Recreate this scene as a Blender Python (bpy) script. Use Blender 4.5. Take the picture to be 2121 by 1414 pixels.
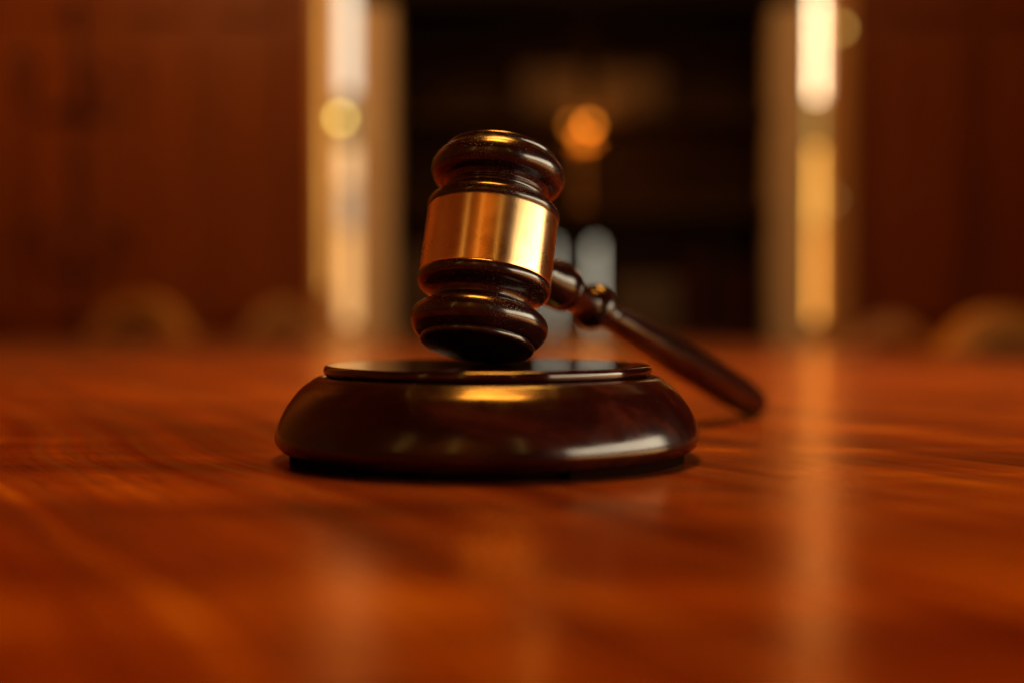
import bpy, bmesh, math, random
from mathutils import Vector, Matrix, noise as mnoise
random.seed(7)
R = math.radians
sc = bpy.context.scene
for o in list(bpy.data.objects): bpy.data.objects.remove(o)
COL = sc.collection

# ------------------------------------------------------------------ camera
CAMZ = 0.0394                      # lens height above the table top (z = 0)
cd = bpy.data.cameras.new('camera'); cam = bpy.data.objects.new('camera', cd); COL.objects.link(cam)
cam.location = (0, 0, CAMZ)
cam.rotation_euler = (R(90 - 1.216), 0, 0)
cd.sensor_width = 36; cd.lens = 41.58
cd.clip_start = 0.01; cd.clip_end = 100
cd.dof.use_dof = True; cd.dof.focus_distance = 0.317; cd.dof.aperture_fstop = 3.45
sc.camera = cam

# ------------------------------------------------------------------ world, exposure
w = bpy.data.worlds.new('World'); sc.world = w; w.use_nodes = True
w.node_tree.nodes['Background'].inputs[0].default_value = (1.0, 0.36, 0.10, 1)
w.node_tree.nodes['Background'].inputs[1].default_value = 0.012
sc.view_settings.view_transform = 'Standard'; sc.view_settings.look = 'None'
sc.view_settings.exposure = 0; sc.view_settings.gamma = 1
sc.render.engine = 'CYCLES'
sc.cycles.use_denoising = True
sc.cycles.max_bounces = 6; sc.cycles.glossy_bounces = 5; sc.cycles.diffuse_bounces = 3
sc.cycles.sample_clamp_indirect = 6.0
sc.cycles.caustics_reflective = False; sc.cycles.caustics_refractive = False

# ------------------------------------------------------------------ lamps and fill lights (all outside the frame)
def area(name, loc, target, sx, sy, power, color, spread=180):
    l = bpy.data.lights.new(name, 'AREA'); l.shape = 'RECTANGLE'; l.size = sx; l.size_y = sy
    l.energy = power; l.color = color; l.spread = R(spread)
    o = bpy.data.objects.new(name, l); COL.objects.link(o); o.location = loc
    o.rotation_euler = (Vector(target) - Vector(loc)).to_track_quat('-Z', 'Y').to_euler()
    return o
GX, GY = -0.0068, 0.334            # centre of the sounding block
# long daylight window on the right of the table
area('window_light', (0.86, 0.07, 0.19), (0, 0.34, 0.05), 1.08, 0.27, 11.5, (1.0, 0.82, 0.56))
# warm ceiling lamp over the table
area('ceiling_lamp', (0.03, 0.50, 1.25), (0.10, 0.84, 0.0), 0.38, 0.24, 7.0, (1.0, 0.33, 0.03), 80)
area('ceiling_lamp', (0.10, 1.15, 1.60), (0.30, 0.85, 0.0), 0.5, 0.4, 16, (1.0, 0.42, 0.06))  # unseen fill, added to brighten the far tabletop
# tall warm lamps behind the photographer
area('floor_lamp', (-1.30, -0.95, 0.90), (0, 0.33, 0.05), 0.03, 0.9, 0.7, (1.0, 0.58, 0.14))
area('floor_lamp', (-0.50, -1.30, 0.90), (0, 0.33, 0.05), 0.12, 0.9, 0.5, (1.0, 0.55, 0.12))
area('floor_lamp', (0.55, -1.30, 0.90), (0, 0.33, 0.05), 0.04, 0.9, 0.5, (1.0, 0.60, 0.16))
# unseen amber fill, added to light the rear wall and the far wall
area('room_fill', (-0.3, -0.9, 2.2), (-0.9, -1.9, 0.8), 0.8, 0.6, 13, (1.0, 0.48, 0.11), 100)
area('room_fill', (-1.05, 2.3, 1.75), (-1.1, 3.6, 0.6), 0.9, 0.5, 16, (1.0, 0.54, 0.17))
area('room_fill', (1.2, 2.3, 1.75), (1.1, 3.6, 0.2), 0.7, 0.5, 6, (1.0, 0.54, 0.17))

# ------------------------------------------------------------------ node helpers
def newmat(name):
    m = bpy.data.materials.new(name); m.use_nodes = True
    nt = m.node_tree; b = nt.nodes['Principled BSDF']
    return m, nt, b
def N(nt, t, **kw):
    n = nt.nodes.new(t)
    for k, v in kw.items():
        if k.startswith('i_'): n.inputs[k[2:].replace('_', ' ')].default_value = v
        else: setattr(n, k, v)
    return n
def ramp(nt, fac, stops, interp='LINEAR'):
    n = nt.nodes.new('ShaderNodeValToRGB'); n.color_ramp.interpolation = interp
    e = n.color_ramp.elements
    while len(e) < len(stops): e.new(0.5)
    for k, (p, c) in enumerate(stops):
        e[k].position = p; e[k].color = (c[0], c[1], c[2], 1) if isinstance(c, (tuple, list)) else (c, c, c, 1)
    nt.links.new(fac, n.inputs[0]); return n.outputs[0]
def mapping(nt, scale=(1,1,1), rot=(0,0,0), loc=(0,0,0), coord='Object'):
    tc = nt.nodes.new('ShaderNodeTexCoord'); mp = nt.nodes.new('ShaderNodeMapping')
    mp.inputs['Scale'].default_value = scale; mp.inputs['Rotation'].default_value = rot; mp.inputs['Location'].default_value = loc
    nt.links.new(tc.outputs[coord], mp.inputs[0]); return mp.outputs[0]
def noise(nt, vec, scale, detail=4, rough=0.55, dist=0.0):
    n = nt.nodes.new('ShaderNodeTexNoise'); n.inputs['Scale'].default_value = scale
    n.inputs['Detail'].default_value = detail; n.inputs['Roughness'].default_value = rough; n.inputs['Distortion'].default_value = dist
    nt.links.new(vec, n.inputs['Vector']); return n.outputs[0]
def mix(nt, a, b, fac, mode='MIX'):
    n = nt.nodes.new('ShaderNodeMix'); n.data_type = 'RGBA'; n.blend_type = mode
    for sock, v in ((n.inputs[0], fac), (n.inputs[6], a), (n.inputs[7], b)):
        if hasattr(v, 'is_output') or hasattr(v, 'links'): nt.links.new(v, sock)
        else: sock.default_value = v if not isinstance(v, tuple) else (*v[:3], 1)
    return n.outputs[2]
def math_(nt, op, a, b=0.0, c=0.0):
    n = nt.nodes.new('ShaderNodeMath'); n.operation = op
    for k, v in enumerate((a, b, c)):
        if hasattr(v, 'links'): nt.links.new(v, n.inputs[k])
        else: n.inputs[k].default_value = v
    return n.outputs[0]
def bump(nt, height, strength, dist, normal=None):
    n = nt.nodes.new('ShaderNodeBump'); n.inputs['Strength'].default_value = strength; n.inputs['Distance'].default_value = dist
    nt.links.new(height, n.inputs['Height'])
    if normal is not None: nt.links.new(normal, n.inputs['Normal'])
    return n.outputs[0]

def plain(name, col, rough=0.5, metal=0.0, var=0.25, vs=6.0, stretch=(1,1,1), spec=0.5):
    m, nt, b = newmat(name)
    v = mapping(nt, stretch); n = noise(nt, v, vs, 5, 0.6)
    c = ramp(nt, n, [(0.25, tuple(x*(1-var) for x in col)), (0.75, tuple(min(1, x*(1+var)) for x in col))])
    nt.links.new(c, b.inputs['Base Color']); b.inputs['Roughness'].default_value = rough
    b.inputs['Metallic'].default_value = metal; b.inputs['Specular IOR Level'].default_value = spec
    return m
def emit(name, col, strength, var=0.1, scale=(4, 4, 4)):
    m, nt, b = newmat(name)
    n = noise(nt, mapping(nt, scale), 1.0, 2)
    c = ramp(nt, n, [(0.3, tuple(x*(1-var) for x in col)), (0.7, col)])
    nt.links.new(c, b.inputs['Emission Color']); b.inputs['Emission Strength'].default_value = strength
    b.inputs['Base Color'].default_value = (0.02, 0.02, 0.02, 1); b.inputs['Roughness'].default_value = 0.3
    return m

# polished table: strongly figured reddish hardwood under lacquer
def table_wood():
    m, nt, b = newmat('table_wood')
    ang = R(60)
    base = mapping(nt, (1, 1, 1), (0, 0, ang))
    warp = noise(nt, mapping(nt, (3.0, 7.0, 1), (0, 0, ang)), 1.0, 3, 0.5)
    # warp the coordinates so the grain swirls
    vm = nt.nodes.new('ShaderNodeVectorMath'); vm.operation = 'MULTIPLY_ADD'
    wn = nt.nodes.new('ShaderNodeTexNoise'); wn.inputs['Scale'].default_value = 4.5; wn.inputs['Detail'].default_value = 2
    nt.links.new(base, wn.inputs['Vector'])
    nt.links.new(wn.outputs['Color'], vm.inputs[0]); vm.inputs[1].default_value = (0.015, 0.040, 0.0); nt.links.new(base, vm.inputs[2])
    mp = nt.nodes.new('ShaderNodeMapping'); mp.inputs['Scale'].default_value = (0.9, 48.0, 1); nt.links.new(vm.outputs[0], mp.inputs[0])
    g1 = noise(nt, mp.outputs[0], 1.0, 6, 0.62, 0.5)
    mp2 = nt.nodes.new('ShaderNodeMapping'); mp2.inputs['Scale'].default_value = (3.0, 260.0, 1); nt.links.new(vm.outputs[0], mp2.inputs[0])
    g2 = noise(nt, mp2.outputs[0], 1.0, 4, 0.7)
    mp3 = nt.nodes.new('ShaderNodeMapping'); mp3.inputs['Scale'].default_value = (50, 1000.0, 1); nt.links.new(vm.outputs[0], mp3.inputs[0])
    g3 = noise(nt, mp3.outputs[0], 1.0, 2, 0.6)
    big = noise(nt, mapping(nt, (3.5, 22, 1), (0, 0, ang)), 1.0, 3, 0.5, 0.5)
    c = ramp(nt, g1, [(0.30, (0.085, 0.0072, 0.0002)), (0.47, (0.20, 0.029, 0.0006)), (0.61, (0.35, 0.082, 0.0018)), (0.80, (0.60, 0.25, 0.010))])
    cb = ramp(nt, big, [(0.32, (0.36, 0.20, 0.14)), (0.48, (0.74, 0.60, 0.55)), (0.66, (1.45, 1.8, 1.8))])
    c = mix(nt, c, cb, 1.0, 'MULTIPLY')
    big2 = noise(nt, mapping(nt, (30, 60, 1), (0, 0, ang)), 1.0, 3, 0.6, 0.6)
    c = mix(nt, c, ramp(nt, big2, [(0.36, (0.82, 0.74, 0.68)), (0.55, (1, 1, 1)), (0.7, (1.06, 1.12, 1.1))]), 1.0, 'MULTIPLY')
    cf = ramp(nt, g2, [(0.30, (0.50, 0.38, 0.32)), (0.52, (1.0, 1.0, 1.0)), (0.72, (1.4, 1.7, 1.8))])
    c = mix(nt, c, cf, 1.0, 'MULTIPLY')
    cp = ramp(nt, g3, [(0.33, (0.50, 0.40, 0.35)), (0.46, (1, 1, 1))])
    c = mix(nt, c, cp, 1.0, 'MULTIPLY')
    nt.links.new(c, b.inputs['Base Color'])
    b.inputs['Roughness'].default_value = 0.6; b.inputs['Specular IOR Level'].default_value = 0.0
    r = ramp(nt, g2, [(0.25, 0.27), (0.75, 0.14)])
    h = math_(nt, 'ADD', g2, math_(nt, 'MULTIPLY', g3, 0.6))
    n1 = bump(nt, h, 0.25, 0.0003)
    n2 = bump(nt, g1, 0.05, 0.0006, n1)
    nt.links.new(n2, b.inputs['Normal'])
    # amber varnish: its reflections take the colour of the stain, less so towards grazing
    fr = nt.nodes.new('ShaderNodeFresnel'); fr.inputs['IOR'].default_value = 1.52; nt.links.new(n2, fr.inputs['Normal'])
    gl = nt.nodes.new('ShaderNodeBsdfGlossy'); nt.links.new(n2, gl.inputs['Normal']); nt.links.new(r, gl.inputs['Roughness'])
    nt.links.new(ramp(nt, fr.outputs[0], [(0.10, (1.0, 0.40, 0.10)), (0.35, (1.0, 0.55, 0.22)), (0.75, (1.0, 0.78, 0.52))]), gl.inputs['Color'])
    ms = nt.nodes.new('ShaderNodeMixShader'); nt.links.new(math_(nt, 'MINIMUM', math_(nt, 'MULTIPLY', fr.outputs[0], 1.25), 0.62), ms.inputs[0])
    nt.links.new(b.outputs[0], ms.inputs[1]); nt.links.new(gl.outputs[0], ms.inputs[2])
    nt.links.new(ms.outputs[0], nt.nodes['Material Output'].inputs['Surface'])
    return m

# dark lacquered rosewood of the gavel and block, dusty and scuffed
def lacquer(name, dust=0.5, axis_scale=(1,1,1), smear=0.3, rough=0.2, coat=0.2, spec=0.5):
    m, nt, b = newmat(name)
    g = noise(nt, mapping(nt, (60*axis_scale[0], 60*axis_scale[1], 60*axis_scale[2])), 1.0, 6, 0.65, 0.6)
    c = ramp(nt, g, [(0.30, (0.0055, 0.0008, 0.0006)), (0.55, (0.012, 0.0017, 0.0012)), (0.78, (0.048, 0.0085, 0.0042))])
    # fine dust specks that have settled in patches
    vo = nt.nodes.new('ShaderNodeTexVoronoi'); vo.feature = 'F1'; vo.inputs['Scale'].default_value = 2600
    nt.links.new(mapping(nt), vo.inputs['Vector'])
    speck = ramp(nt, vo.outputs['Distance'], [(0.10, 1.0), (0.30, 0.0)])
    vcol = nt.nodes.new('ShaderNodeSeparateColor'); nt.links.new(vo.outputs['Color'], vcol.inputs[0])
    pick = ramp(nt, vcol.outputs[0], [(0.25, 0.0), (0.70, 1.0)])
    patch = ramp(nt, noise(nt, mapping(nt), 95, 4, 0.6), [(0.38, 0.0), (0.62, 1.0)])
    d = math_(nt, 'MULTIPLY', math_(nt, 'MULTIPLY', speck, pick), math_(nt, 'MULTIPLY', patch, dust))
    c = mix(nt, c, (0.36, 0.24, 0.18), d)
    # sparse larger chips and lint
    vo2 = nt.nodes.new('ShaderNodeTexVoronoi'); vo2.inputs['Scale'].default_value = 420; nt.links.new(mapping(nt), vo2.inputs['Vector'])
    s2 = ramp(nt, vo2.outputs['Distance'], [(0.05, 1.0), (0.13, 0.0)])
    vc2 = nt.nodes.new('ShaderNodeSeparateColor'); nt.links.new(vo2.outputs['Color'], vc2.inputs[0])
    p2 = ramp(nt, vc2.outputs[1], [(0.93, 0.0), (0.96, 1.0)])
    c = mix(nt, c, (0.42, 0.28, 0.2), math_(nt, 'MULTIPLY', math_(nt, 'MULTIPLY', s2, p2), 0.55*min(1, dust*1.4)))
    nt.links.new(c, b.inputs['Base Color'])
    sm = noise(nt, mapping(nt, (1, 1, 1), (0.4, 0.2, 0.9)), 55, 5, 0.6, 1.2)
    r = ramp(nt, sm, [(0.35, rough), (0.62, rough + 0.16*smear + 0.03), (0.8, rough + 0.5*smear)])
    r2 = math_(nt, 'ADD', r, math_(nt, 'MULTIPLY', d, 0.5))
    nt.links.new(r2, b.inputs['Roughness'])
    b.inputs['Specular IOR Level'].default_value = spec
    b.inputs['Coat Weight'].default_value = coat; b.inputs['Coat Roughness'].default_value = 0.07
    fine = noise(nt, mapping(nt), 700, 3, 0.6)
    h = math_(nt, 'ADD', math_(nt, 'MULTIPLY', fine, 0.25), math_(nt, 'MULTIPLY', d, 1.2))
    nt.links.new(bump(nt, h, 0.35, 0.00012, bump(nt, g, 0.15, 0.0003)), b.inputs['Normal'])
    return m

# brushed brass, lines running round the band, a few scratches
def brass():
    m, nt, b = newmat('brushed_brass')
    ln = noise(nt, mapping(nt, (25, 25, 5200)), 1.0, 3, 0.7)
    ln2 = noise(nt, mapping(nt, (260, 260, 26)), 1.0, 3, 0.6)
    cloud = noise(nt, mapping(nt), 120, 4, 0.6, 0.5)
    c = ramp(nt, cloud, [(0.3, (0.80, 0.50, 0.22)), (0.7, (0.90, 0.62, 0.32))])
    # scratches
    vecs = []
    sc_total = None
    for k, (rz, ry, s) in enumerate(((0.5, 0.3, 90), (1.9, 0.7, 70))):
        wv = nt.nodes.new('ShaderNodeTexVoronoi'); wv.feature = 'DISTANCE_TO_EDGE'; wv.inputs['Scale'].default_value = s
        nt.links.new(mapping(nt, (1.0, 3.2, 0.5), (0.4*k, ry, rz)), wv.inputs['Vector'])
        t = ramp(nt, wv.outputs[0], [(0.0, 1.0), (0.010, 0.0)])
        msk = ramp(nt, noise(nt, mapping(nt, (1, 1, 1), (k, 0, 0)), 130, 2), [(0.66, 0.0), (0.70, 1.0)])
        t = math_(nt, 'MULTIPLY', t, msk)
        sc_total = t if sc_total is None else math_(nt, 'MAXIMUM', sc_total, t)
    c = mix(nt, c, (1.0, 0.86, 0.55), math_(nt, 'MULTIPLY', sc_total, 0.12))
    nt.links.new(c, b.inputs['Base Color']); b.inputs['Metallic'].default_value = 1.0
    b.inputs['Anisotropic'].default_value = 0.8; b.inputs['Anisotropic Rotation'].default_value = 0.25
    tg = nt.nodes.new('ShaderNodeTangent'); tg.direction_type = 'RADIAL'; tg.axis = 'Z'; nt.links.new(tg.outputs[0], b.inputs['Tangent'])
    r = ramp(nt, cloud, [(0.3, 0.26), (0.7, 0.31)])
    nt.links.new(r, b.inputs['Roughness'])
    h = math_(nt, 'ADD', math_(nt, 'ADD', math_(nt, 'MULTIPLY', ln, 0.5), math_(nt, 'MULTIPLY', ln2, 0.6)), math_(nt, 'MULTIPLY', sc_total, -0.1))
    nt.links.new(bump(nt, h, 0.30, 0.00006), b.inputs['Normal'])
    return m

M = dict(
    table=table_wood(),
    head=lacquer('gavel_lacquer', 0.65, (1, 1, 0.25), 0.35, 0.16),
    handle=lacquer('handle_lacquer', 0.2, (1, 1, 0.2), 0.15, 0.14, 0.0, 0.4),
    block=lacquer('block_lacquer', 0.06, (0.3, 1, 1), 0.45, 0.13, 0.0, 0.40),
    plate=lacquer('plate_lacquer', 0.04, (0.3, 1, 1), 0.05, 0.06),
    brass=brass(),
    felt=plain('black_felt', (0.006, 0.002, 0.001), 1.0, spec=0.0),
    wall=plain('mahogany_wall', (0.16, 0.031, 0.0010), 0.45, var=0.35, spec=0.2, vs=2.5, stretch=(3, 3, 0.5)),
    panel=plain('mahogany_panel', (0.17, 0.034, 0.0011), 0.40, var=0.25, spec=0.2, vs=2.5, stretch=(3, 3, 0.5)),
    oak=plain('pale_oak', (0.62, 0.43, 0.27), 0.5, var=0.12, vs=4, stretch=(6, 6, 0.6)),
    casing=plain('amber_casing', (0.55, 0.25, 0.07), 0.45, var=0.15, vs=4, stretch=(6, 6, 0.6)),
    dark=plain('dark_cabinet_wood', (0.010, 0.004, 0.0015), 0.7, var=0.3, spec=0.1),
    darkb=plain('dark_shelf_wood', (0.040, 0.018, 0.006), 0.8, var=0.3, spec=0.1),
    floor=plain('floor_wood', (0.08, 0.02, 0.006), 0.4, var=0.3),
    chair=plain('chair_wood', (0.42, 0.17, 0.024), 0.5, var=0.2, vs=8),
    uph=plain('olive_upholstery', (0.20, 0.08, 0.012), 0.85, var=0.15, vs=20),
    rearw=plain('ochre_wall', (0.62, 0.27, 0.055), 0.8, var=0.1),
    sidew=plain('orange_wood_wall', (0.52, 0.17, 0.03), 0.5, var=0.2, vs=2, stretch=(2, 2, 0.4)),
    grey=plain('grey_card', (0.62, 0.78, 0.88), 0.6, var=0.08),
    gold=plain('old_gold_card', (0.045, 0.019, 0.004), 0.8, var=0.2),
    olive=plain('olive_card', (0.055, 0.028, 0.006), 0.6, var=0.2),
    bookr=plain('oxblood_cloth', (0.030, 0.004, 0.001), 0.6, var=0.2, spec=0.1),
    lampm=plain('lamp_brass', (0.6, 0.3, 0.08), 0.3, 1.0),
    cream=plain('ceiling_paint', (0.35, 0.18, 0.07), 0.8, var=0.05),
)

# ------------------------------------------------------------------ object helpers
def tag(o, label=None, cat=None, group=None, kind=None):
    if label: o['label'] = label
    if cat: o['category'] = cat
    if group: o['group'] = group
    if kind: o['kind'] = kind
    return o
def empty(name, loc=(0,0,0), rot=(0,0,0)):
    o = bpy.data.objects.new(name, None); COL.objects.link(o); o.location = loc; o.rotation_euler = rot
    o.empty_display_size = 0.02
    return o
def link(name, bm, mat, parent=None, smooth=False):
    me = bpy.data.meshes.new(name)
    bmesh.ops.recalc_face_normals(bm, faces=bm.faces)
    bm.to_mesh(me); bm.free()
    me.materials.append(mat)
    if smooth:
        for p in me.polygons: p.use_smooth = True
    o = bpy.data.objects.new(name, me); COL.objects.link(o); o.parent = parent
    return o
def box(bm, c, s, bev=0.0, rot=None):
    r = bmesh.ops.create_cube(bm, size=1.0)
    vs = r['verts']
    bmesh.ops.scale(bm, vec=s, verts=vs)
    if bev > 0:
        es = list({e for v in vs for e in v.link_edges})
        g = bmesh.ops.bevel(bm, geom=es, offset=bev, segments=2, profile=0.6, affect='EDGES')
        vs = list({v for f in g['faces'] for v in f.verts} | {v for v in vs if v.is_valid})
    if rot: bmesh.ops.rotate(bm, verts=vs, cent=(0, 0, 0), matrix=rot)
    bmesh.ops.translate(bm, vec=c, verts=vs)
    return vs
def boxo(name, c, s, mat, parent=None, bev=0.0, rot=None):
    bm = bmesh.new(); box(bm, c, s, bev, rot); return link(name, bm, mat, parent)
def catmull(pts, n=6):
    out = []
    P = [pts[0]] + list(pts) + [pts[-1]]
    for i in range(1, len(P)-2):
        a, b, c, d = P[i-1], P[i], P[i+1], P[i+2]
        for k in range(n):
            t = k/n
            out.append(tuple(0.5*((2*b[j]) + (-a[j]+c[j])*t + (2*a[j]-5*b[j]+4*c[j]-d[j])*t*t + (-a[j]+3*b[j]-3*c[j]+d[j])*t**3) for j in range(len(b))))
    out.append(tuple(pts[-1])); return out
def lathe(name, groups, mat, parent=None, seg=160, unit=0.001, n=6, arc=None):
    """groups: runs of (height, radius); every run is smooth inside, a crease lies between two runs"""
    bm = bmesh.new()
    for g in groups:
        prof = catmull(g, n) if len(g) > 2 else g
        rings = []
        for s, r in prof:
            r = max(r, 0.0) * unit; s *= unit
            if r < 1e-7: rings.append([bm.verts.new((0, 0, s))])
            else: rings.append([bm.verts.new((r*math.cos(2*math.pi*k/seg), r*math.sin(2*math.pi*k/seg), s)) for k in range(seg)])
        for a, b in zip(rings, rings[1:]):
            if len(a) == 1 and len(b) == 1: continue
            for k in range(seg):
                k2 = (k+1) % seg
                if len(a) == 1: bm.faces.new((a[0], b[k2], b[k]))
                elif len(b) == 1: bm.faces.new((a[k], a[k2], b[0]))
                else: bm.faces.new((a[k], a[k2], b[k2], b[k]))
    me = bpy.data.meshes.new(name); bm.to_mesh(me); bm.free(); me.materials.append(mat)
    for p in me.polygons: p.use_smooth = True
    o = bpy.data.objects.new(name, me); COL.objects.link(o); o.parent = parent
    return o

# ------------------------------------------------------------------ setting
FZ = -0.75
bm = bmesh.new(); box(bm, (0, 1.0, FZ-0.05), (5.6, 8.0, 0.1)); fl = link('floor', bm, M['floor']); tag(fl, kind='structure')
WY = 3.60                                       # front face of the far wall
S = WY/2450.0                                   # metres per photo pixel on that wall
def wx(px): return (px-1060)*S
def wz(py): return CAMZ + (655-py)*S
def wall_seg(name, x0, x1, z0, z1, y0=WY, y1=WY+0.12, mat=None):
    o = boxo(name, ((x0+x1)/2, (y0+y1)/2, (z0+z1)/2), (x1-x0, y1-y0, z1-z0), mat or M['wall']); tag(o, kind='structure'); return o
TOPZ = 1.95
wl = wall_seg('back_wall', -1.85, wx(654), FZ, TOPZ)
wr = wall_seg('back_wall', wx(1757), 2.8, FZ, TOPZ)
side = boxo('side_wall', (-1.80, 0.70, 0.6), (0.1, 5.7, 2.7), M['sidew']); tag(side, kind='structure')
rear = boxo('rear_wall', (0.3, -2.1, 0.6), (4.1, 0.1, 2.7), M['rearw']); tag(rear, kind='structure')
# mahogany panels, proud of the wall
def panels(parent, x0, x1, n):
    step = (x1-x0)/n
    for k in range(n):
        xc = x0 + step*(k+0.5)
        for z0, z1 in ((-0.70, -0.05), (0.02, 0.88), (0.95, 1.85)):
            boxo('wall_panel', (xc, WY-0.012, (z0+z1)/2), (step-0.07, 0.024, z1-z0), M['panel'], parent, 0.006)
panels(wl, -1.74, wx(622)-0.02, 4)
panels(wr, wx(1768)+0.02, 2.75, 5)

# narrow tall windows on both sides of the bookcase
PW = {}
def pane_mat(k, col, s, var=0.12):
    key = (col, s)
    if key not in PW: PW[key] = emit('lit_glass', col, s, var, (3, 3, 6))
    return PW[key]
def tall_window(x0, xa, xb, rows, label, casing_side, extra=None):
    # x0..xa or xb..x0 is the amber casing; xa..xb the glass
    t = empty('window', ((xa+xb)/2, WY, FZ))
    ox, oy, oz = t.location
    def P(name, x_0, x_1, y0, y1, z0, z1, mat, bev=0.0):
        return boxo(name, ((x_0+x_1)/2-ox, (y0+y1)/2-oy, (z0+z1)/2-oz), (abs(x_1-x_0), y1-y0, z1-z0), mat, t, bev)
    P('casing', min(x0, xa if casing_side < 0 else xb), max(x0, xa if casing_side < 0 else xb), WY-0.03, WY+0.12, FZ, TOPZ, M['casing'], 0.008)
    for (ya, yb, col, s) in rows:
        P('pane', xa+0.003, xb-0.003, WY+0.040, WY+0.046, wz(yb)+0.004, wz(ya)-0.004, pane_mat(0, col, s))
        P('glazing_bar', xa+0.002, xb-0.002, WY+0.020, WY+0.060, wz(yb)-0.004, wz(yb)+0.004, M['oak'])
    P('sill_panel', xa+0.002, xb-0.002, WY+0.0, WY+0.10, FZ, wz(rows[-1][1])-0.006, M['casing'])
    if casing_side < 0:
        P('casing_glow', wx(676), wx(685), WY-0.036, WY-0.031, wz(600), TOPZ-0.05, emit('amber_glow_strip', (1.0, 0.48, 0.09), 1.9, 0.5, (2, 2, 3)))  # glow put in as a strip: light caught by the casing, no glass
    tag(t, label, 'window', 'narrow windows beside the bookcase'); return t
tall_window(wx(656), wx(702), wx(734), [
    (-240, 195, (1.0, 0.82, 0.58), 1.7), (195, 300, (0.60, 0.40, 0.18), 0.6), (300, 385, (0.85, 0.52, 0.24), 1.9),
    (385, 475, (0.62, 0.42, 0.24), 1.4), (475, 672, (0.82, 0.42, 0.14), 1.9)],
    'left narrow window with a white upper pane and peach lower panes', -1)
tall_window(wx(1755), wx(1683), wx(1700), [
    (-240, 205, (1.0, 0.74, 0.42), 9.5), (205, 300, (0.55, 0.36, 0.09), 1.8), (300, 470, (0.90, 0.44, 0.08), 4.6),
    (470, 665, (0.86, 0.36, 0.06), 4.6)],
    'right narrow window with the brightest cream upper pane', 1)

# bookcase: pale oak stiles, dark interior
bc = empty('bookcase', ((wx(830)+wx(1580))/2, WY, FZ))
bx_, by_, bz_ = bc.location
def BC(name, x0, x1, y0, y1, z0, z1, mat, bev=0.0):
    return boxo(name, ((x0+x1)/2-bx_, (y0+y1)/2-by_, (z0+z1)/2-bz_), (x1-x0, y1-y0, z1-z0), mat, bc, bev)
BT = wz(14)
BC('stile', wx(736), wx(812), WY-0.02, WY+0.10, FZ, BT, M['oak'], 0.01)
BC('stile', wx(1602), wx(1681), WY-0.02, WY+0.10, FZ, BT, M['oak'], 0.01)
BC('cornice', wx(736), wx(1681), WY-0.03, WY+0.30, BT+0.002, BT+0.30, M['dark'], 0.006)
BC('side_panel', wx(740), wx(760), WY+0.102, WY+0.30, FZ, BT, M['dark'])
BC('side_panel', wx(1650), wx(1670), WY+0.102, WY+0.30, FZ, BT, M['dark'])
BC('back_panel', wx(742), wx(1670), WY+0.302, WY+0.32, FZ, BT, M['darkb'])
BY = WY+0.03                                    # depth at which the shelf goods stand
SB = BY/2450.0
def bxp(px): return (px-1060)*SB
def bzp(py): return CAMZ + (655-py)*SB
tag(bc, 'dark bookcase with pale stiles between the two narrow windows', 'bookcase')
shelf_y = [bzp(690), bzp(430), bzp(236)]
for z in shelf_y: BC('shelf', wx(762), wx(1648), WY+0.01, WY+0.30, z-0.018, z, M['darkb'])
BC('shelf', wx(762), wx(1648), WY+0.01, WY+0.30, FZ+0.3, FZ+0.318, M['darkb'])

def book(px0, px1, z0, h, mat, label, cat='book', group=None, name='book'):
    x0, x1 = bxp(px0), bxp(px1)
    t = empty(name, ((x0+x1)/2, BY, z0))
    wdt = x1-x0
    boxo('cover', (-wdt/2+0.003, 0.09, h/2), (0.006, 0.18, h), mat, t, 0.001)
    boxo('cover', (wdt/2-0.003, 0.09, h/2), (0.006, 0.18, h), mat, t, 0.001)
    boxo('spine', (0, 0.001, h/2), (wdt, 0.008, h), mat, t, 0.002)
    boxo('pages', (0, 0.09, h/2), (wdt-0.014, 0.165, h-0.012), M['grey'] if mat is not M['dark'] else M['gold'], t)
    tag(t, label, cat, group); return t
def glint_strip(pxc, wpx, ztop, s, label):  # added glowing strip that stands in for a bright upright glint, no lamp
    z0 = shelf_y[0]+0.001; h = ztop-z0; r = wpx*SB/2
    t = empty('glint_strip', (bxp(pxc), BY-0.01, z0))
    lathe('foot', [[(0, 0), (0, 28)], [(0, 28), (5, 27), (12, 12), (18, 9)], [(18, 9), (18, 0)]], M['lampm'], t, 32)
    lathe('tube', [[(18.5, 0), (18.5, r*1000)], [(18.5, r*1000), (h*1000-3, r*1000)], [(h*1000-3, r*1000), (h*1000, r*500), (h*1000, 0)]], emit('glint_glow', (0.85, 0.76, 0.56), s, 0.15, (30, 30, 30)), t, 32)
    tag(t, label, 'lamp', 'pale glowing strips made for glints on the bookcase shelf'); return t
glint_strip(1143, 8, bzp(505), 1.8, 'slim pale grey upright glint strip half hidden behind the gavel head')
glint_strip(1232, 9, bzp(505), 2.0, 'slim pale grey upright glint strip above the gavel handle, fully in view')
book(1275, 1405, shelf_y[0]+0.001, bzp(575)-shelf_y[0], M['olive'], 'low olive brown box right of the pale glint strips', 'box', None, 'box_file')
book(1075, 1205, shelf_y[2]+0.001, bzp(140)-shelf_y[2], M['gold'], 'brown gold box on the top shelf left of centre', 'box', 'gold boxes on the top shelf', 'box_file')
book(1235, 1375, shelf_y[2]+0.001, bzp(140)-shelf_y[2], M['gold'], 'brown gold box on the top shelf right of centre', 'box', 'gold boxes on the top shelf', 'box_file')
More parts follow.
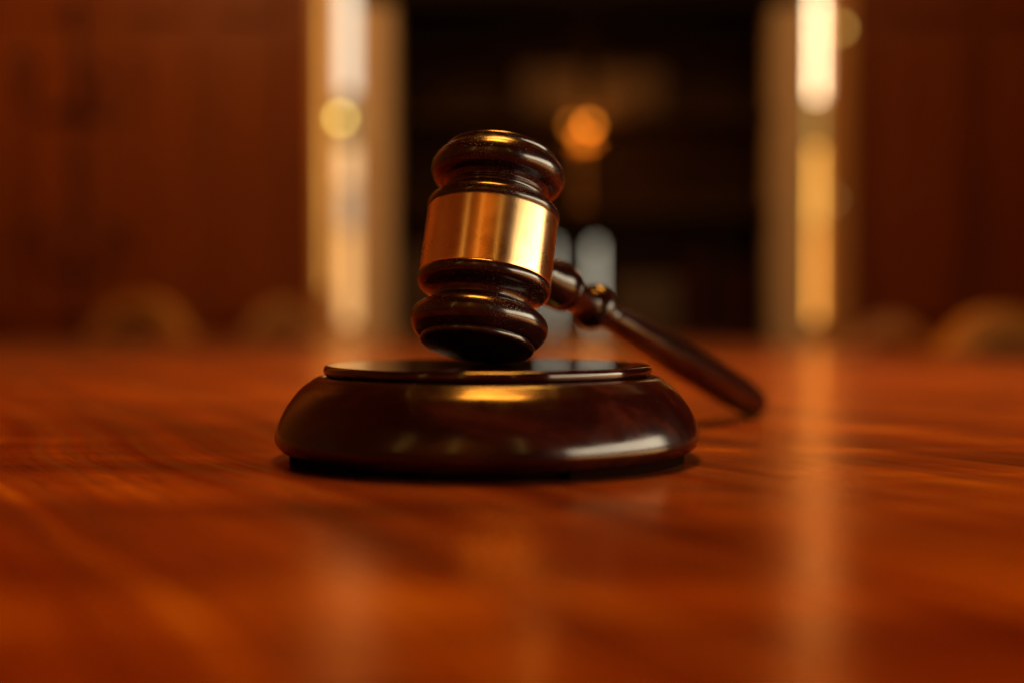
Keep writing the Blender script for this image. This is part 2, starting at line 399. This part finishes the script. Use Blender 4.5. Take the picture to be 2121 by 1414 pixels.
for k, (p0, p1, hh, mk) in enumerate(((842, 884, 0.26, 'olive'), (886, 930, 0.33, 'bookr'), (932, 968, 0.29, 'dark'))):
    book(p0, p1, shelf_y[0]+0.001, hh, M[mk], ('olive brown book at the left end of the lower shelf, left of the gavel', 'tallest dark red book left of the gavel on the lower shelf', 'black book next to the gavel head on the lower shelf')[k], 'book', 'dark books on the lower left shelf')
for k, (p0, p1, hh, mk) in enumerate(((1418, 1462, 0.24, 'bookr'), (1464, 1500, 0.29, 'dark'), (1502, 1548, 0.21, 'bookr'))):
    book(p0, p1, shelf_y[0]+0.001, hh, M[mk], ('dark red book right beside the low olive box', 'tall black book between two dark red books at the lower right', 'short dark red book at the right end of the lower shelf')[k], 'book', 'dark books on the lower right shelf')

# small lamps that read as soft discs
def bulb_lamp(loc, r, col, s, label, cat='lamp', name='wall_lamp', stem=(0, 0.05, 0)):
    t = empty(name, loc)
    bm = bmesh.new(); bmesh.ops.create_uvsphere(bm, u_segments=24, v_segments=16, radius=r)
    link('bulb', bm, emit('lit_bulb', col, s, 0.05), t, True)
    bm = bmesh.new(); L = Vector(stem).length
    bmesh.ops.create_cone(bm, cap_ends=True, segments=16, radius1=r*0.35, radius2=r*0.35, depth=L)
    bmesh.ops.rotate(bm, verts=bm.verts, cent=(0, 0, 0), matrix=Vector(stem).to_track_quat('Z', 'Y').to_matrix())
    bmesh.ops.translate(bm, vec=Vector(stem).normalized()*(L/2 + r*0.9), verts=bm.verts)
    link('bracket', bm, M['lampm'], t, True)
    tag(t, label, cat); return t
LS = (WY-0.10)/2450
def lamp_at(px, py, **k): return ((px-1060)*LS, WY-0.10, CAMZ+(655-py)*LS)
bulb_lamp(lamp_at(706, 247), 0.011, (1.0, 0.72, 0.16), 9.0, 'small yellow lamp in front of the left narrow window', stem=(0, 0.11, 0))
bulb_lamp(lamp_at(1737, 62), 0.010, (0.9, 0.55, 0.12), 4.5, 'dim yellow lamp at the right edge of the right window, near the top', stem=(0, 0.08, 0))
bulb_lamp(lamp_at(1722, 415), 0.008, (0.8, 0.50, 0.16), 1.6, 'faint lamp at the right edge of the right window, half way up', stem=(0, 0.11, 0))
# twin amber lamp on the middle shelf
al = empty('amber_lamp', (bxp(1205), BY, shelf_y[1]))
for dx, s, r in ((0.0216, 6.0, 0.012), (-0.030, 2.4, 0.011)):
    bm = bmesh.new(); bmesh.ops.create_uvsphere(bm, u_segments=24, v_segments=16, radius=r)
    bmesh.ops.translate(bm, vec=(dx, 0, bzp(260)-shelf_y[1]-0.002), verts=bm.verts)
    link('bulb', bm, emit('amber_bulb', (1.0, 0.27, 0.02), s, 0.05), al, True)
bm = bmesh.new(); box(bm, (0.0, 0.02, 0.12), (0.012, 0.012, 0.235), 0.002); link('stem', bm, M['lampm'], al)
bm = bmesh.new(); box(bm, (0.0, 0.03, 0.20), (0.075, 0.012, 0.012), 0.002); link('arm', bm, M['lampm'], al)
lathe('foot', [[(0, 0), (0, 34)], [(0, 34), (4, 33), (9, 18), (16, 8)], [(16, 8), (16, 0)]], M['lampm'], al, 48)
tag(al, 'amber twin bulb lamp glowing in the dark bookcase', 'lamp')
pl = bpy.data.lights.new('amber_glow', 'POINT'); pl.energy = 1.6; pl.color = (1, 0.42, 0.08); pl.shadow_soft_size = 0.02
po = bpy.data.objects.new('amber_glow', pl); COL.objects.link(po); po.location = (bxp(1222), WY-0.05, bzp(262))

# ------------------------------------------------------------------ table
def closed(pts, n=14):
    out = []; L = len(pts)
    for i in range(L):
        a, b, c, d = pts[i-1], pts[i], pts[(i+1) % L], pts[(i+2) % L]
        for k in range(n):
            t = k/n
            out.append(tuple(0.5*((2*b[j]) + (-a[j]+c[j])*t + (2*a[j]-5*b[j]+4*c[j]-d[j])*t*t + (-a[j]+3*b[j]-3*c[j]+d[j])*t**3) for j in range(2)))
    return out
outline = closed([(0.78, -0.5), (0.80, 0.1), (0.66, 0.72), (0.50, 1.10), (0.42, 1.55), (0.28, 2.05), (-0.04, 2.42), (-0.42, 2.42), (-0.66, 2.10), (-0.78, 1.65), (-0.86, 1.0), (-0.90, 0.3), (-0.90, -0.5), (-0.6, -1.0), (0.0, -1.1), (0.5, -0.95)])
tb = empty('table', (-0.05, 0.7, FZ))
def tl(p): return (p[0]+0.05, p[1]-0.7)
bm = bmesh.new()
TH = 0.75
def inset(p, d):
    q = tl(p); L = math.hypot(q[0], q[1]-0.0); return (q[0]*(1-d/L), q[1]*(1-d/L))
rings = []
for d, z in ((0.004, TH), (0.001, TH-0.002), (0.0, TH-0.006), (0.0, TH-0.030), (0.012, TH-0.042)):
    rings.append([bm.verts.new((*inset(p, d), z)) for p in outline])
bm.faces.new(rings[0]); bm.faces.new(list(reversed(rings[-1])))
for a, b in zip(rings, rings[1:]):
    for k in range(len(a)):
        k2 = (k+1) % len(a); bm.faces.new((a[k], b[k], b[k2], a[k2]))
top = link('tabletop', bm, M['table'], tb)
for yy in (-1.0, 1.0):
    o = lathe('pedestal', [[(0, 0), (0, 300)], [(0, 300), (18, 295), (40, 180), (80, 75), (300, 60), (560, 70), (660, 120), (700, 190)], [(700, 190), (707, 190)]], M['chair'], tb, 48)
    o.location = (0, yy*0.75, 0)
tag(tb, 'long polished reddish wood table with rounded far end', 'table')

# ------------------------------------------------------------------ sounding block
sb = empty('sound_block', (GX, GY, 0))
H = 25.9
lathe('base', [
    [(2.2, 0), (2.2, 55.0)],
    [(2.2, 55.0), (2.5, 56.4), (3.4, 57.9), (5.2, 59.1), (7.0, 59.2), (9.4, 58.6), (12.4, 57.3), (15.0, 55.8), (17.4, 54.0), (19.5, 52.1), (21.2, 49.9), (22.4, 48.1), (22.9, 46.4), (22.8, 45.0), (22.7, 44.2)],
    [(22.7, 44.2), (22.7, 0)]], M['block'], sb, 256)
lathe('top_plate', [
    [(22.6, 0), (22.6, 44.4)],
    [(22.6, 44.4), (22.9, 45.0), (23.5, 45.6), (24.2, 45.9), (24.9, 45.9), (25.5, 45.6), (H-0.05, 45.0), (H, 44.2)],
    [(H, 44.2), (H, 20), (H, 0)]], M['plate'], sb, 256, n=5)
def arc_pad(a0, a1, r0=46.0, r1=55.2, z0=0.05, z1=2.3):
    bm = bmesh.new(); n = 36; rows = []
    for k in range(n+1):
        a = R(a0 + (a1-a0)*k/n); c, s = math.cos(a), math.sin(a)
        rows.append([bm.verts.new((r*c*0.001, r*s*0.001, z*0.001)) for r, z in ((r0, z0), (r1, z0), (r1, z1), (r0, z1))])
    for a, b in zip(rows, rows[1:]):
        for j in range(4): bm.faces.new((a[j], a[(j+1) % 4], b[(j+1) % 4], b[j]))
    bm.faces.new(rows[0]); bm.faces.new(list(reversed(rows[-1])))
    return link('felt_pad', bm, M['felt'], sb)
arc_pad(178, 232); arc_pad(292, 346); arc_pad(60, 110)
bm = bmesh.new(); bmesh.ops.create_cone(bm, cap_ends=True, segments=96, radius1=0.0525, radius2=0.0525, depth=0.0015)
bmesh.ops.translate(bm, vec=(0, 0, 0.00150), verts=bm.verts); link('underside', bm, M['felt'], sb)
tag(sb, 'round dark wooden sounding block under the gavel head', 'sound block')

# ------------------------------------------------------------------ gavel
C = Vector((-0.0065, 0.333, 0.0594))
hd = Vector((0.60, 0.79, -0.318)).normalized()
ax = Vector((0.118, 0.0, 1.0)); ax.y = -(ax.x*hd.x + ax.z*hd.z)/hd.y; ax.normalize()
third = ax.cross(hd).normalized()
# local z = head axis, local x = handle direction
rot = Matrix((hd, third*-1 if hd.cross(third).dot(ax) < 0 else third, ax)).transposed()
if rot.determinant() < 0: rot = Matrix((hd, -third, ax)).transposed()
gv = empty('gavel'); gv.rotation_euler = rot.to_euler(); gv.location = C
def end_profile(sgn, beads):
    if beads:
        neck = [[(13.6, 17.1), (14.3, 15.9), (14.9, 15.2)], [(14.9, 15.2), (15.3, 14.5), (16.0, 14.5), (16.6, 14.9), (17.0, 14.5)], [(17.0, 14.5), (17.5, 14.2), (18.2, 14.7), (18.8, 15.3)], [(18.8, 15.3), (18.9, 15.9)]]
    else:
        neck = [[(13.6, 17.1), (14.3, 15.8), (15.3, 14.7), (16.4, 14.1), (17.1, 13.9)], [(17.1, 13.9), (17.4, 14.4), (18.1, 14.6), (18.7, 14.7)], [(18.7, 14.7), (18.8, 15.6)]]
    g = [[(9.25, 17.6), (9.3, 18.1), (9.7, 18.55), (10.6, 18.85), (11.7, 18.75), (12.7, 18.2), (13.6, 17.1)]] + neck + [
         [(18.8, 15.6), (19.1, 16.6), (19.9, 17.9), (21.2, 18.8), (22.7, 19.15), (24.3, 18.95), (25.8, 18.2), (27.0, 17.2), (27.6, 16.5), (27.8, 16.1)],
         [(27.8, 16.1), (27.7, 15.8), (27.9, 15.85)], [(27.9, 15.85), (28.6, 15.95), (29.3, 15.75), (29.8, 15.2), (29.9, 14.8)],
         [(29.9, 14.8), (30.3, 12.8), (30.9, 9.0), (31.3, 5.0), (31.45, 0)]]
    return [[(sgn*(9.25 + (s-9.25)*(0.985 if sgn > 0 else 0.955)), r*0.995) for s, r in run] for run in g]
lathe('head', end_profile(1, True) + end_profile(-1, False) + [[(-9.3, 18.0), (9.3, 18.0)]], M['head'], gv, 192, n=5)
lathe('band', [[(-9.15, 18.0), (-9.2, 18.38)], [(-9.2, 18.38), (-9.1, 18.45), (9.1, 18.45), (9.2, 18.38)], [(9.2, 18.38), (9.15, 18.0)]], M['brass'], gv, 192, n=3)
hn = lathe('handle', [
    [(16, 6.2), (19, 6.2), (22, 5.6), (25, 5.6), (28, 6.2), (31, 6.9), (34, 7.3), (36.6, 7.1), (37.6, 6.7)],
    [(37.6, 6.7), (38.2, 7.1), (39.6, 6.9), (40.2, 6.4)],
    [(40.2, 6.4), (42, 6.0), (45, 5.3), (48, 4.8), (51, 4.5), (52.6, 4.7)],
    [(52.6, 4.7), (53.4, 6.2), (54.8, 7.2), (56.6, 7.3), (58.0, 6.2), (58.6, 4.8)],
    [(58.6, 4.8), (59.3, 4.4), (60.5, 5.0), (61.8, 4.9), (62.6, 4.2)],
    [(62.6, 4.2), (63.4, 4.0), (64.8, 4.5), (66.0, 4.2), (67.0, 4.1), (76, 4.8), (92, 5.6), (115, 6.5), (138, 7.0), (157, 7.0), (168, 6.6), (176, 5.9), (180, 4.6), (182.4, 2.6), (183.2, 0)]],
    M['handle'], gv, 96, n=6)
hn.rotation_euler = (0, R(90), 0); hn.location = (0, 0, 0.0014)
tag(gv, 'dark lacquered wooden gavel with a brass band, resting on its block', 'gavel')
# rest the head on the top plate and the handle tip on the table
bpy.context.view_layer.update()
def minz(o):
    return min((o.matrix_world @ v.co).z for v in o.data.vertices)
head_o = [o for o in gv.children if o.name.startswith('head')][0]
dz_head = H*0.001 - minz(head_o)
gv.location.z += dz_head
bpy.context.view_layer.update()
print('head dz', dz_head, 'handle minz', minz(hn), 'axis', ax, 'contact', min(((head_o.matrix_world @ v.co) for v in head_o.data.vertices), key=lambda p: p.z))

# ------------------------------------------------------------------ chairs round the far end
def make_chair():
    t = empty('chair')
    W, HT = 0.21, 0.86                      # half width, height of the back
    def hoop(r_out, r_in, y0, y1, z0, name, mat, zc=0.60):
        bm = bmesh.new(); n = 28; rows = []
        for k in range(n+1):
            a = math.pi*k/n; c, s = math.cos(a), math.sin(a)
            so = (HT-zc)
            o_ = (r_out*c, zc + so*s); i_ = (r_in*c, zc + (so-(r_out-r_in))*s)
            rows.append([bm.verts.new((o_[0], y0, o_[1])), bm.verts.new((o_[0], y1, o_[1])), bm.verts.new((i_[0], y1, i_[1])), bm.verts.new((i_[0], y0, i_[1]))])
        base = [[bm.verts.new((x, y, z0)) for (x, y) in ((sg*r_out, y0), (sg*r_out, y1), (sg*r_in, y1), (sg*r_in, y0))] for sg in (1, -1)]
        rows = [base[0]] + rows + [base[1]]
        for a, b in zip(rows, rows[1:]):
            for j in range(4): bm.faces.new((a[j], a[(j+1) % 4], b[(j+1) % 4], b[j]))
        bm.faces.new(rows[0]); bm.faces.new(list(reversed(rows[-1])))
        return link(name, bm, mat, t)
    hoop(W, W-0.035, 0.0, 0.035, 0.44, 'back_frame', M['chair'])
    bm = bmesh.new(); n = 24; fr = []; bk = []
    pts = [(W-0.037, 0.50)] + [((W-0.037)*math.cos(math.pi*k/n), 0.60 + (HT-0.60-0.037)*math.sin(math.pi*k/n)) for k in range(n+1)] + [(-(W-0.037), 0.50)]
    fr = [bm.verts.new((x, 0.006, z)) for x, z in pts]; bk = [bm.verts.new((x, 0.030, z)) for x, z in pts]
    bm.faces.new(fr); bm.faces.new(list(reversed(bk)))
    for k in range(len(fr)):
        k2 = (k+1) % len(fr); bm.faces.new((fr[k], bk[k], bk[k2], fr[k2]))
    link('backrest', bm, M['uph'], t)
    boxo('seat', (0, -0.20, 0.44), (0.42, 0.40, 0.06), M['uph'], t, 0.015)
    for sx in (-1, 1):
        for yy in (-0.36, 0.015):
            boxo('leg', (sx*0.185, yy, 0.205), (0.035, 0.035, 0.41), M['chair'], t, 0.004)
    return t
ch0 = make_chair(); kids = list(ch0.children)
chairs = [  # depth, px of centre, facing, scale
    (2.45, 276, -28, 'upholstered chair with rounded back at the far left of the table, orange lit rim', 0.0),
    (3.05, 585, 8, 'small rounded chair back just left of the left window', 0.0),
    (2.05, 1845, -12, 'rounded chair back right of the right window, beyond the table edge', -0.05),
    (1.75, 2085, 20, 'largest rounded chair back, cut by the right edge of the photo', -0.045)]
tops = [0.845, 0.835, 0.80, 0.815]
for k, (D, px_, rz, lab, dz) in enumerate(chairs):
    if k == 0: t = ch0
    else:
        t = ch0.copy(); COL.objects.link(t)
        for q in kids:
            c = q.copy(); COL.objects.link(c); c.parent = t
    s = (0.75 + CAMZ + (655 - (612, 622, 655, 640)[k])/2450*D)/0.86
    t.location = ((px_-1060)/2450*D, D, FZ); t.rotation_euler = (0, 0, R(rz))
    t.scale = ((0.88, 0.62, 0.55, 0.75)[k], 1, s)
    tag(t, lab, 'chair', 'round backed chairs at the far end of the table')

# dark coat stand against the left wall
cs = empty('coat_stand', ((160-1060)/2450*3.1, 3.1, FZ))
darkw = plain('dark_stand_wood', (0.05, 0.008, 0.002), 0.5, spec=0.2)
lathe('pole', [[(0, 30), (30, 26), (90, 18), (500, 16), (540, 24), (580, 16), (1150, 14), (1190, 24), (1230, 14), (1560, 13), (1600, 24), (1640, 0)]], darkw, cs, 32)
def hook(zc, out, up, ang, name):
    bm = bmesh.new(); pts = catmull([(0, zc), (out*0.5, zc-0.03), (out, zc+0.01), (out*1.05, zc+up*0.6), (out*0.8, zc+up)], 8); rows = []
    for x, z in pts:
        rows.append([bm.verts.new((x + 0.010*math.cos(a)*0.6, 0.010*math.sin(a), z + 0.010*math.cos(a)*0.8)) for a in (0, 1.257, 2.513, 3.770, 5.027)])
    for a, b in zip(rows, rows[1:]):
        for k in range(5): bm.faces.new((a[k], a[(k+1) % 5], b[(k+1) % 5], b[k]))
    bm.faces.new(rows[0]); bm.faces.new(list(reversed(rows[-1])))
    bmesh.ops.rotate(bm, verts=bm.verts, cent=(0, 0, 0), matrix=Matrix.Rotation(R(ang), 3, 'Z'))
    return link(name, bm, darkw, cs, True)
for k in range(5): hook(1.34, 0.16, 0.12, k*72+10, 'hook')
for k in range(5): hook(0.93, 0.13, 0.10, k*72+40, 'hook')
for k in range(4): hook(0.10, 0.26, -0.09, k*90+20, 'leg')
tag(cs, 'dark wooden coat stand by the left wall, far left edge of the photo', 'coat stand')
